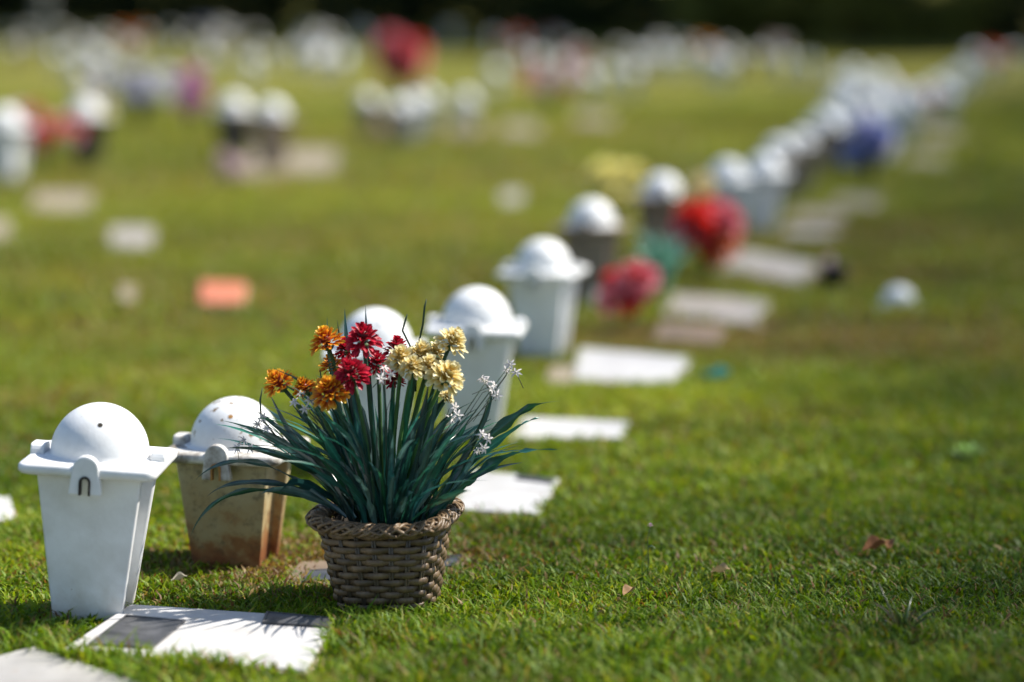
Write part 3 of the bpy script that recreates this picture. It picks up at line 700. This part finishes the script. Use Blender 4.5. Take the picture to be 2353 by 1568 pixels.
def spray(pix, label, dy, root):
    r0 = on_plane(root[0], root[1], BK.y + dy * .4)
    e = empty('blossom_spray', r0); tag(e, label, 'blossom spray', 'white blossom sprays in the wicker basket')
    m = MB(); top = on_plane(pix[0][0], pix[0][1], BK.y + dy) - r0
    m.tube([Vector((0, 0, -.02)), top * .5 + Vector((0, 0, .015)), top], [.0014, .0012, .0008], 5, (0.06, 0.09, 0.06))
    for px, py in pix:
        q = on_plane(px, py, BK.y + dy + random.uniform(-.015, .015)) - r0
        ax = Vector((random.uniform(-.6, .8), random.uniform(-1, -.2), random.uniform(.1, .9))).normalized()
        k = random.uniform(.35, .8); base = top * k if (top * k - q).length < .12 else q - ax * .05
        m.tube([base, q - ax * .016, q - ax * .009], .0007, 4, (0.10, 0.10, 0.07))
        o = star_mb(random.uniform(.0088, .0115), random.randint(0, 999)).build('blossom', WHITEP, e)
        o.location = q; o.rotation_euler = ax.to_track_quat('Z', 'Y').to_euler()
    m.build('stem', STEM, e)
spray([(1172, 838), (1186, 856), (1164, 850)], 'white star blossoms at the outermost right tip of a thin stalk', .0, (960, 1165))
spray([(1118, 876), (1142, 908), (1128, 895), (1108, 870), (1135, 885)], 'white star blossoms clustered right of the yellow flowers', -.02, (950, 1165))
spray([(1046, 936), (1052, 955), (1036, 962)], 'white star blossoms hanging below the largest yellow flower', -.04, (930, 1165))
spray([(1108, 998), (1122, 1008), (1098, 1036), (1112, 1030)], 'white star blossoms low on the right among the leaves', -.05, (960, 1168))
spray([(884, 846), (876, 870), (898, 862)], 'greyish white star blossoms in the centre below the red flowers', -.07, (890, 1165))
spray([(690, 905), (712, 920), (676, 925), (730, 925), (700, 940)], 'shaded star blossoms below the small orange red flower', -.05, (840, 1165))
spray([(604, 960), (592, 975), (612, 985), (560, 1012), (545, 1030), (575, 1030)], 'withered pale blossoms straggling over the lid of the stained urn', -.01, (820, 1165))

# ------------------------------------------------------------------ bouquets out in the lawn (blurred)
POT = mat_mottled('dark pot', (0.012, 0.014, 0.012), (0.03, 0.03, 0.028), 30, 0.5, 0.1)
CACHE = {}
def bouquet(px, py, colours, label, width, height, h0=0.0, n=9, pot=False, leafcol=(0.02, 0.07, 0.03), bsize=0.05, leaves=18):
    """a bunch standing on the lawn at (px, py)"""
    p = at(px, py, h0 if h0 else 0.0)
    e = empty('bouquet', p); tag(e, label, 'bouquet')
    m = MB()
    for k in range(leaves):
        a = random.uniform(0, 6.28); l = random.uniform(.3, 1.0) * width * .6
        strap(m, [(0, 0, 0), (math.cos(a) * l * .4, math.sin(a) * l * .4, height * .7), (math.cos(a) * l, math.sin(a) * l, height * random.uniform(.5, .95))], .022, leafcol, .5, 0, 8)
    for k in range(n): m.tube([(0, 0, 0), (random.uniform(-.3, .3) * width, random.uniform(-.3, .3) * width, height * .8)], .003, 4, (0.03, 0.08, 0.02))
    m.build('foliage', LEAF, e)
    for k in range(n):
        c = colours[k % len(colours)]; key = (c, k % 3)
        q = Vector((random.uniform(-.5, .5) * width, random.uniform(-.4, .4) * width, height * random.uniform(.5, 1.0)))
        if key not in CACHE:
            o = bloom_mb(0.05, *PAL[c], 5, 10, .3, k, .3, 4).build('bloom', PETAL, e); CACHE[key] = o
        else:
            o = CACHE[key].copy(); C.objects.link(o); o.parent = e
        o.location = q; s = bsize / .05 * random.uniform(.85, 1.2); o.scale = (s, s, s)
        ax = Vector((q.x * 2, q.y * 2 - .25, height * .5)).normalized(); o.rotation_euler = ax.to_track_quat('Z', 'Y').to_euler()
    if pot:
        mp = MB(); rows = [[(r_ * math.cos(q), r_ * math.sin(q), z_) for q in [k * math.pi / 10 for k in range(20)]] for r_, z_ in ((.05, -.01), (.07, .12), (.076, .13), (.07, .135), (.06, .12))]
        mp.grid(rows, True, caps=True); mp.build('pot', POT, e)
    return e
bouquet(1452, 758, ['pink', 'scarlet', 'pink', 'pink'], 'pink red bouquet lying on the grass beside the worn urn', .13, .18, n=10, bsize=.05, leaves=6)
bouquet(1394, 728, ['white'], 'small white bouquet at the foot of the worn urn beside the pink one', .06, .09, n=3, bsize=.035, leaves=4)
bouquet(1522, 690, ['white'], 'teal leaved spray without flowers beside the pink bouquet', .22, .26, n=0, leafcol=(0.16, 0.38, 0.28), leaves=60)
bouquet(1626, 652, ['scarlet', 'pink', 'scarlet', 'scarlet', 'coral'], 'big red bouquet in the diagonal row', .19, .27, n=26, bsize=.065)
bouquet(1608, 625, ['yellow', 'coral'], 'small yellow and coral flowers rising at the top of the big red bouquet', .10, .34, n=5, bsize=.06, leaves=4)
bouquet(1412, 545, ['lemon'], 'pale yellow bouquet above dark leaves between two worn urns', .2, .30, n=16, bsize=.055, leafcol=(0.02, 0.04, 0.015), leaves=30)
bouquet(1998, 430, ['blue', 'lilac', 'white', 'lilac'], 'blue and lilac bouquet in the diagonal row', .24, .36, n=14, bsize=.065)
bouquet(2126, 285, ['red', 'scarlet'], 'dark red bunch in the upper row near the dark bush', .26, .3, n=9, bsize=.06)
bouquet(98, 392, ['pink', 'scarlet', 'palepink', 'coral'], 'red and pink flowers beside the white urn at the left edge', .38, .40, n=18, bsize=.07)
bouquet(315, 290, ['lilac', 'white', 'white', 'lilac'], 'lilac and white bouquet on the far lawn', .8, .52, n=34, bsize=.07, leafcol=(0.02, 0.03, 0.03))
bouquet(445, 318, ['magenta'], 'magenta flower bunch beside the lilac bouquet', .18, .5, n=12, bsize=.075)
bouquet(922, 238, ['scarlet', 'pink', 'pink', 'pink'], 'tall red and pink flower bunch against the dark trees', .42, .68, n=56, bsize=.105, leafcol=(0.05, 0.05, 0.01), leaves=40)
bouquet(932, 206, ['coral', 'orange'], 'low orange flowers directly beneath the tall red bunch', .3, .25, n=12, bsize=.08, leaves=8)
bouquet(1265, 250, ['palepink', 'palepink', 'pink', 'white'], 'pale pink bouquet on the far lawn', .46, .40, n=18, bsize=.075, pot=True)
bouquet(535, 425, ['palepink'], 'pale pink posy at the end of the long tan slab', .16, .16, n=7, bsize=.05, leaves=6)
bouquet(1914, 668, ['palepink'], 'dark pot with a wilted pale flower on the grass right of the row', .05, .16, n=2, bsize=.03, pot=True, leaves=10).scale = (.72, .72, .72)
bouquet(1268, 118, ['coral', 'palepink'], 'brownish pink bunch against the dark trees', .3, .34, n=9, bsize=.08)
bouquet(305, 116, ['coral', 'orange'], 'brown orange bunch in the farthest row', .4, .4, n=10, bsize=.09, leafcol=(0.08, 0.05, 0.02))
bouquet(2230, 1066, ['white'], 'light green weed rosette in the shaded grass at the right', .10, .05, n=0, leafcol=(0.42, 0.60, 0.16), leaves=16)
for px, py, cols, lab in [(470, 100, ['palepink', 'lilac'], 'faint pinkish bunch in the farthest row above the dark bodied pair'), (700, 145, ['white', 'lilac'], 'white bunch in the gap between bluish urn and tall red bunch'),
                          (1180, 128, ['coral', 'pink'], 'reddish bunch just above the pale pink bouquet'), (1330, 190, ['scarlet', 'palepink'], 'small reddish bunch at the right shoulder of the pale pink bouquet'),
                          (1610, 150, ['orange', 'white'], 'brownish bunch beside the brownish urn'), (1780, 152, ['palepink', 'white'], 'pale bunch at the foot of the olive shrub'),
                          (205, 300, ['yellow', 'white'], 'cream bunch leaning on the dark bodied urn near the red flowers'), (2040, 300, ['palepink', 'white'], 'pale pinkish bunch behind the blue bouquet'),
                          (2290, 175, ['red', 'coral'], 'dull red bunch at the very end of the right row')]:
    bouquet(px, py, cols, lab, .3, .36, n=10, bsize=.075, leaves=8)
# loose dome lid lying in the grass
lo = empty('urn_lid', at(2064, 700) + Vector((0, 0, -.214))); lo.scale = (.72, .72, .72); lo.location.z += .02; tag(lo, 'loose white dome lid lying on the grass right of the dark pot', 'lid')
lid_plate_mb().build('plate', PLASTIC, lo).data.set_sharp_from_angle(angle=R(50)); dome_mb().build('dome', PLASTIC, lo)
# pale post among the far graves
pp = at(104, 112); po = empty('stone_post', pp); tag(po, 'tall pale grey post at the edge of the dark trees', 'post')
m = MB(); m.grid([[(s * x, s * y, z) for x, y in ((-1, -1), (1, -1), (1, 1), (-1, 1))] for s, z in ((.15, -.1), (.15, .1), (.11, .12), (.10, 1.05), (.13, 1.08), (.13, 1.16), (.02, 1.26))], True, caps=True)
m.build('shaft', mat_mottled('grey concrete', (0.10, 0.10, 0.095), (0.19, 0.19, 0.18), 12, 0.8, 0.3), po, smooth=False, bevel=.01)
# teal scrap and dead leaf
ts = MB(); tp = at(1646, 880)
ts.grid([[(x * .035, y * .03, .012 + .02 * math.sin(3 * x + 2 * y) * (1 - .3 * y * y) + .015) for x in (-1, -.5, 0, .5, 1)] for y in (-1, -.4, .2, .8)], False, (0.02, 0.22, 0.18))
to = ts.build('plastic_scrap', LEAF, loc=tp); tag(to, 'crumpled teal scrap lying in the grass right of the big white slab', 'scrap')
DRY = mat_attr('dead leaf', 0.8, 0.15, 0.1, mott=0.4, mscale=70)
def dead_leaf(px, py, size, label, rz, col=(0.20, 0.09, 0.04)):
    m = MB(); p = at(px, py); rows = []
    for i in range(9):
        t = i / 8; wd = size * .35 * math.sin(math.pi * min(.97, t * .95 + .03)); 
        rows.append([(size * (t - .5), wd * v, .022 + size * (.35 * abs(v) ** 1.5 * math.sin(math.pi * t) + .25 * t * t + .05 * math.sin(9 * t + v * 3))) for v in (-1, -.5, 0, .5, 1)])
    m.grid(rows, False, col); o = m.build('dead_leaf', DRY, loc=p); o.rotation_euler.z = rz
    tag(o, label, 'dead leaf')
dead_leaf(2010, 1290, .05, 'curled brown dead leaf in the grass on the right', .3)
dead_leaf(2040, 1283, .035, 'smaller brown leaf lying against the curled dead leaf', 1.6, (0.26, 0.13, 0.06))
dead_leaf(412, 1362, .028, 'pale dry leaf scrap between the two front urns', .2, (0.42, 0.38, 0.30))
dead_leaf(1445, 1393, .03, 'tiny tan leaf near the wild flower stalk', .8, (0.40, 0.25, 0.13))
dead_leaf(1655, 1345, .035, 'small straw coloured leaf in the middle of the near lawn', -.4, (0.45, 0.33, 0.18))
# wild flower stalk and weed
wf = empty('wild_flower', at(1487, 1345)); tag(wf, 'thin wild flower stalk with a tiny pink head rising from the near lawn', 'wild flower')
m = MB(); m.tube([(0, 0, 0), (.002, 0, .05), (.0, 0, .085), (.005, 0, .105)], [.0009, .0008, .0007, .0006], 5, (0.09, 0.12, 0.05))
strap(m, [(.001, 0, .068), (.008, -.004, .074), (.014, -.006, .066)], .006, (0.10, 0.17, 0.06), .2, 0, 6); m.build('stalk', STEM, wf)
h = bloom_mb(.005, (.5, .3, .4), (.7, .45, .55), (.7, .5, .6), 3, 7, .3, 3, .2, 4).build('flower_head', PETAL, wf); h.location = (.005, 0, .107)
wd = empty('weed', at(2075, 1475)); tag(wd, 'taller dry tipped weed tuft in the dark lower right lawn', 'weed')
m = MB()
for k in range(26):
    a = random.uniform(0, 6.28); l = random.uniform(.02, .07); hh = random.uniform(.03, .07)
    strap(m, [(0, 0, 0), (math.cos(a) * l * .4, math.sin(a) * l * .4, hh), (math.cos(a) * l, math.sin(a) * l, hh * random.uniform(.8, 1.3))], .0045, random.choice([(0.05, 0.09, 0.02), (0.14, 0.11, 0.05), (0.07, 0.12, 0.03)]), .2, 0, 6)
m.tube([(0, 0, 0), (-.02, 0, .05), (-.04, .01, .095)], [.0015, .0012, .001], 5, (0.2, 0.17, 0.1)); m.build('blades', LEAF, wd)

# ------------------------------------------------------------------ grass
GRASS = mat_attr('grass blade', 0.5, 0.42, 0.22, tint=(1.3, 1.25, 0.45))
def patch(x, y, f, s):
    return (np.sin(x * f + s) * np.cos(y * f * 1.13 + 2.1 * s) + np.sin(x * f * 2.3 - y * f * 1.7 + 3 * s) * 0.6 + np.cos(y * f * 3.1 + x * f * .9 + s * 5) * .4) / 2.0
def inside(poly, x, y):
    c = np.zeros(len(x), bool); n = len(poly)
    for i in range(n):
        x0, y0 = poly[i]; x1, y1 = poly[(i + 1) % n]
        hit = ((y0 > y) != (y1 > y)) & (x < (x1 - x0) * (y - y0) / (y1 - y0 + 1e-12) + x0); c ^= hit
    return c
def brown_fields():
    out = []
    for px, py, rx, ry, k in [(1850, 780, 1.0, .5, .8), (2150, 800, .8, .45, .7), (1480, 775, .5, .35, .8), (740, 1290, .32, .22, .95), (640, 1310, .16, .12, .9), (1060, 1285, .14, .1, .7), (1400, 990, .3, .2, .3), (870, 690, .5, .5, .4),
                              (560, 690, .5, .4, .5), (1100, 310, 2.5, 1.6, .45), (700, 420, 2.0, .9, .4), (1000, 520, .7, .5, .4), (300, 760, .5, .4, .45), (880, 560, .4, .3, .4), (1120, 640, .3, .25, .4), (130, 650, .6, .5, .4), (420, 860, .3, .25, .4), (650, 560, .6, .5, .4), (1250, 400, 1.2, .9, .4), (950, 330, 1.5, .9, .5), (2000, 640, .6, .5, .4), (1700, 960, .3, .2, .25), (400, 430, 1.2, .8, .4), (120, 920, .3, .25, .5), (1850, 540, 1.2, .9, .5)]:
        p = at(px, py); out.append((p.x, p.y, rx, ry, k))
    return out
BROWN = brown_fields()
GRASS_TONE = [(*at(px, py).xy, rx, ry, k) for px, py, rx, ry, k in [(1720, 930, .75, .45, .55), (1330, 900, .4, .3, .4), (1500, 1100, .5, .3, .35), (250, 900, .5, .4, .4), (900, 480, 1.6, 1.0, .45), (1500, 330, 2.5, 1.5, .3), (1950, 1300, .4, .25, -.5), (2200, 600, .9, 1.2, -.5), (100, 1000, .3, .4, -.5), (200, 350, 2, 2, -.4)]]  # yellow-green areas, with darker grass areas near both sides
def blades(n, y0, y1, scale, broad):
    """n blades between distances y0..y1, denser towards the camera side of the band"""
    u = rng.random(n); y = y0 + (y1 - y0) * u; halfw = 0.215 * y * 1.12 + 0.35
    keep = rng.random(n) < halfw / (0.215 * y1 * 1.12 + 0.35); y = y[keep]; halfw = halfw[keep]
    x = (rng.random(len(y)) * 2 - 1) * halfw
    ok = np.ones(len(x), bool)
    for p in POLYS: ok &= ~inside(p, x, y)
    for cx, cy, r in DISCS: ok &= (x - cx) ** 2 + (y - cy) ** 2 > r * r
    x, y = x[ok], y[ok]; n = len(x)
    lum = patch(x, y, .75, 5.1) * .7 * np.clip((y - 5) / 4, 0, 1) + patch(x, y, 1.9, 0.3) * .5 + patch(x, y, 6.3, 1.7) * .5 + patch(x, y, 19, 4.2) * .35
    for lx, ly, rx, ry, k in GRASS_TONE: lum += k * np.exp(-((x - lx) / rx) ** 2 - ((y - ly) / ry) ** 2)
    brown = np.zeros(n)
    for cx, cy, rx, ry, k in BROWN: brown = np.maximum(brown, k * np.exp(-((x - cx) / rx) ** 2 - ((y - cy) / ry) ** 2))
    brown = np.clip(brown + .12 * patch(x, y, 3.7, 2.2), 0, 1)
    h = (0.012 + 0.008 * rng.random(n) + 0.016 * rng.random(n) ** 6 + 0.006 * patch(x, y, 9, .8) + .004 * patch(x, y, 23, 2.8)) * scale
    h *= 1 - .45 * brown
    h *= 1 + .75 * np.clip((3.95 - y) / .3, 0, 1) * (.5 + rng.random(n))
    wdt = (0.0012 + 0.0013 * rng.random(n)) * scale
    if broad: h *= .75; wdt = (0.003 + 0.0028 * rng.random(n)) * scale
    h = np.maximum(h, .006)
    az = rng.random(n) * 2 * np.pi; ln = (.25 + 1.1 * rng.random(n)) * h
    fa = az + np.pi / 2 + rng.normal(0, .5, n)
    dx, dy, sx, sy = np.cos(az), np.sin(az), np.cos(fa) * wdt, np.sin(fa) * wdt
    z0 = gz_np(x, y) - .002
    V = np.empty((n, 5, 3))
    V[:, 0] = np.c_[x - sx * .7, y - sy * .7, z0]; V[:, 1] = np.c_[x + sx * .7, y + sy * .7, z0]
    mx, my, mz = x + dx * ln * .35, y + dy * ln * .35, z0 + h * .68
    V[:, 2] = np.c_[mx - sx, my - sy, mz]; V[:, 3] = np.c_[mx + sx, my + sy, mz]
    V[:, 4] = np.c_[x + dx * ln, y + dy * ln, z0 + h * (.75 + .35 * rng.random(n))]
    G = np.array([[0.062, 0.125, 0.006], [0.100, 0.170, 0.008], [0.150, 0.205, 0.011], [0.200, 0.220, 0.018], [0.040, 0.085, 0.008]])
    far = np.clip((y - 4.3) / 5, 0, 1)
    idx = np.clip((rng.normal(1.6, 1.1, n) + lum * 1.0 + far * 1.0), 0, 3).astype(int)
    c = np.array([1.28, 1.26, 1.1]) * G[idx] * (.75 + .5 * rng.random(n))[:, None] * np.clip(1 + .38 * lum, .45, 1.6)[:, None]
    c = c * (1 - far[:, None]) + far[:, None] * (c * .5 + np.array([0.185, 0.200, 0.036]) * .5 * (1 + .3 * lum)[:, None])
    straw = np.array([0.30, 0.20, 0.085]); rust = np.array([0.17, 0.08, 0.035])
    pick = rng.random(n) < (.075 + .8 * brown)
    dry = np.where((rng.random(n) < .6)[:, None], straw, rust) * (.6 + .6 * rng.random(n))[:, None]
    c = np.where(pick[:, None], dry, c)
    col = np.repeat(c[:, None, :], 5, 1)
    b = np.arange(n)[:, None] * 5
    return V.reshape(-1, 3), b + np.array([[2, 3, 4]]), b + np.array([[0, 1, 3, 2]]), col.reshape(-1, 3)
bands = [(260000, 3.05, 4.9, 1.0, False), (60000, 3.05, 4.9, 1.0, True), (170000, 4.9, 7.5, 1.25, False), (40000, 4.9, 7.5, 1.2, True),
         (110000, 7.5, 13, 1.9, False), (90000, 13, 26, 3.0, False)]
Vs, Ts, Qs, Cs = [], [], [], []; off = 0
for b_ in bands:
    V, T, Q, c = blades(*b_); Vs.append(V); Ts.append(T + off); Qs.append(Q + off); Cs.append(c); off += len(V)
go = np_mesh('grass', GRASS, np.concatenate(Vs), np.concatenate(Ts), np.concatenate(Qs), np.concatenate(Cs))
tag(go, 'short mown lawn grass mixed with broad leaves and straw', 'grass', kind='stuff')

# ------------------------------------------------------------------ dark shrubs and trees closing the lawn
FOL = mat_attr('tree foliage', 0.6, 0.2, 0.2, tint=(1.1, 1.1, .6)); BARK = mat_mottled('bark', (0.03, 0.022, 0.016), (0.09, 0.07, 0.05), 9, 0.9, 0.6)
def leaves_np(centres, radii, n, size, cols, name, parent, seed):
    r = np.random.default_rng(seed); k = r.integers(0, len(centres), n)
    d = r.normal(size=(n, 3)); d /= np.linalg.norm(d, axis=1)[:, None]
    P = centres[k] + d * (radii[k] * (r.random(n) ** .45))[:, None]
    a = r.normal(size=(n, 3)); a /= np.linalg.norm(a, axis=1)[:, None]; b = np.cross(a, r.normal(size=(n, 3))); b /= np.linalg.norm(b, axis=1)[:, None]
    s = size * (.6 + .8 * r.random(n))[:, None]
    V = np.stack([P - a * s, P + b * s * .45, P + a * s, P - b * s * .45], 1).reshape(-1, 3)
    c = cols[r.integers(0, len(cols), n)] * (.6 + .8 * r.random(n))[:, None]
    q = np.arange(n)[:, None] * 4 + np.array([[0, 1, 2, 3]])
    return np_mesh(name, FOL, V, np.zeros((0, 3), int), q, np.repeat(c, 4, 0), parent)
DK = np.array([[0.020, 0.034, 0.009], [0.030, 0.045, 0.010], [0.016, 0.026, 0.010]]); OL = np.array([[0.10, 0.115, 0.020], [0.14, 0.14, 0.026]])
def make_shrub(seed, cols, wd, ht):
    r = np.random.default_rng(seed); e = empty('shrub', (0, 0, 0)); n = 22
    c = np.c_[r.uniform(-.5, .5, n) * wd, r.uniform(-.4, .4, n) * wd, r.uniform(.12, .85, n) * ht]; rad = r.uniform(.22, .42, n) * min(wd, ht) * .8
    leaves_np(c, rad, 5200, .085, cols, 'foliage', e, seed)
    m = MB()
    for k in range(5): m.tube([(0, 0, -.1), (c[k][0] * .4, c[k][1] * .4, ht * .3), tuple(c[k])], [.05, .035, .015], 6)
    m.build('stems', BARK, e); return e
def make_tree(seed, ht, cr, cols):
    r = np.random.default_rng(seed); e = empty('tree', (0, 0, 0)); m = MB()
    m.tube([(0, 0, -.2), (.05, .0, ht * .2), (-.08, .05, ht * .42), (0, 0, ht * .7)], [ht * .032, ht * .024, ht * .02, ht * .01], 10)
    cs = []
    for k in range(9):
        a = 2 * math.pi * k / 9 + r.uniform(-.3, .3); l = cr * r.uniform(.5, .9); z1 = ht * r.uniform(.45, .9)
        m.tube([(0, 0, ht * .36), (math.cos(a) * l * .5, math.sin(a) * l * .5, (ht * .36 + z1) / 2 + .3), (math.cos(a) * l, math.sin(a) * l, z1)], [ht * .012, ht * .008, ht * .003], 6)
        for j in range(4): cs.append((math.cos(a) * l + r.normal(0, cr * .2), math.sin(a) * l + r.normal(0, cr * .2), z1 + r.normal(0, ht * .07)))
    for j in range(8): cs.append((r.normal(0, cr * .3), r.normal(0, cr * .3), ht * r.uniform(.6, 1.0)))
    m.build('trunk', BARK, e); cs = np.array(cs)
    leaves_np(cs, r.uniform(.16, .28, len(cs)) * cr, 15000, .17, cols, 'crown', e, seed); return e
def edge_d(x):                                          # the lawn's far edge: nearer on the right
    return 62 - 0.55 * (x + 13)
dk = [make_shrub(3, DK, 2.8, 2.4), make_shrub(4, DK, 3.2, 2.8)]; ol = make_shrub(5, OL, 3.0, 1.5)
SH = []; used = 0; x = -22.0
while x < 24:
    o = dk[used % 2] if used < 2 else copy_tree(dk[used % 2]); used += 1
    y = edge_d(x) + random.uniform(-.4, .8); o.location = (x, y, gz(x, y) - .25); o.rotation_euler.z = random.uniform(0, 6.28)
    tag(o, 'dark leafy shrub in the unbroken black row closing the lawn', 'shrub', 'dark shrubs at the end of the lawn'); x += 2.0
olp = [(2050, 'dark olive rounded bush behind the end of the right row'), (1690, 'olive shrub in thin light at the dark edge, middle right'), (1330, 'brownish olive shrub deep in the dark centre')]
for k, (px, lab) in enumerate(olp):
    o = ol if k == 0 else copy_tree(ol)
    xx = (px - PW / 2) / FPX * 50; y = edge_d(xx) - 2.2 + (3.0 if k == 2 else 0); xx = (px - PW / 2) / FPX * y
    o.location = (xx, y, gz(xx, y) - .3); o.rotation_euler.z = k * 1.3; tag(o, lab, 'shrub', 'olive shrubs at the lawn edge')
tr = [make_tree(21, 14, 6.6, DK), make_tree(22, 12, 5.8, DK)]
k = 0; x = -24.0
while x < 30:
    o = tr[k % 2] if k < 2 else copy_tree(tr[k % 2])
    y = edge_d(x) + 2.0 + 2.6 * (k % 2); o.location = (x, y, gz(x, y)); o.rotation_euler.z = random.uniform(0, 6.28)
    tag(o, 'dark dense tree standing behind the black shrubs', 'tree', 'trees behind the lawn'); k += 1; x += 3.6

def added_shade_tree(seed, ht, sg, n):
    """unseen tree added to imitate lens falloff; flat umbrella crown thins out smoothly"""
    r = np.random.default_rng(seed); e = empty('added_shade_tree', (0, 0, 0)); m = MB()
    m.tube([(0, 0, -.2), (.1, 0, ht * .3), (-.1, .08, ht * .65), (0, 0, ht * .98)], [.11, .09, .06, .02], 10)
    for k in range(9):
        a = 2 * math.pi * k / 9 + r.uniform(-.3, .3); l = sg * r.uniform(.7, 1.6)
        m.tube([(0, 0, ht * r.uniform(.8, .92)), (math.cos(a) * l * .6, math.sin(a) * l * .6, ht * .97), (math.cos(a) * l, math.sin(a) * l, ht)], [.02, .013, .005], 5)
    m.build('trunk', BARK, e)
    c = np.c_[r.normal(0, sg, n), r.normal(0, sg, n), ht + r.normal(0, sg * .3, n)]
    leaves_np(c, np.full(n, .02), n, .05, DK * 1.8, 'crown', e, seed); return e
SHADE = [(2.0, 3.1, 1.0), (2.25, 5.0, 1.05), (3.3, 7.6, 1.4), (3.8, 10.8, 1.7), (4.9, 15, 2.1), (6.6, 21, 2.7), (9.0, 29, 3.5)]   # middle and spread of each shadow
sp = None; TH = 26.0
for k, (gx, gy, sg) in enumerate(SHADE):
    if sp is None: sp = added_shade_tree(77, TH, 1.0, 8400); o = sp
    else: o = copy_tree(sp)
    d = TH / math.tan(SUN_EL)
    o.location = (gx + math.cos(SUN_AZ) * d, gy + math.sin(SUN_AZ) * d, 0); o.location.z = gz(o.location.x, o.location.y) * .0
    o.scale = (sg, sg, 1); o.rotation_euler.z = k * 1.1
    tag(o, 'unseen thin crowned tree added beyond the lawn to dim its right side', 'tree', 'unseen trees added to shade the right side of the lawn')
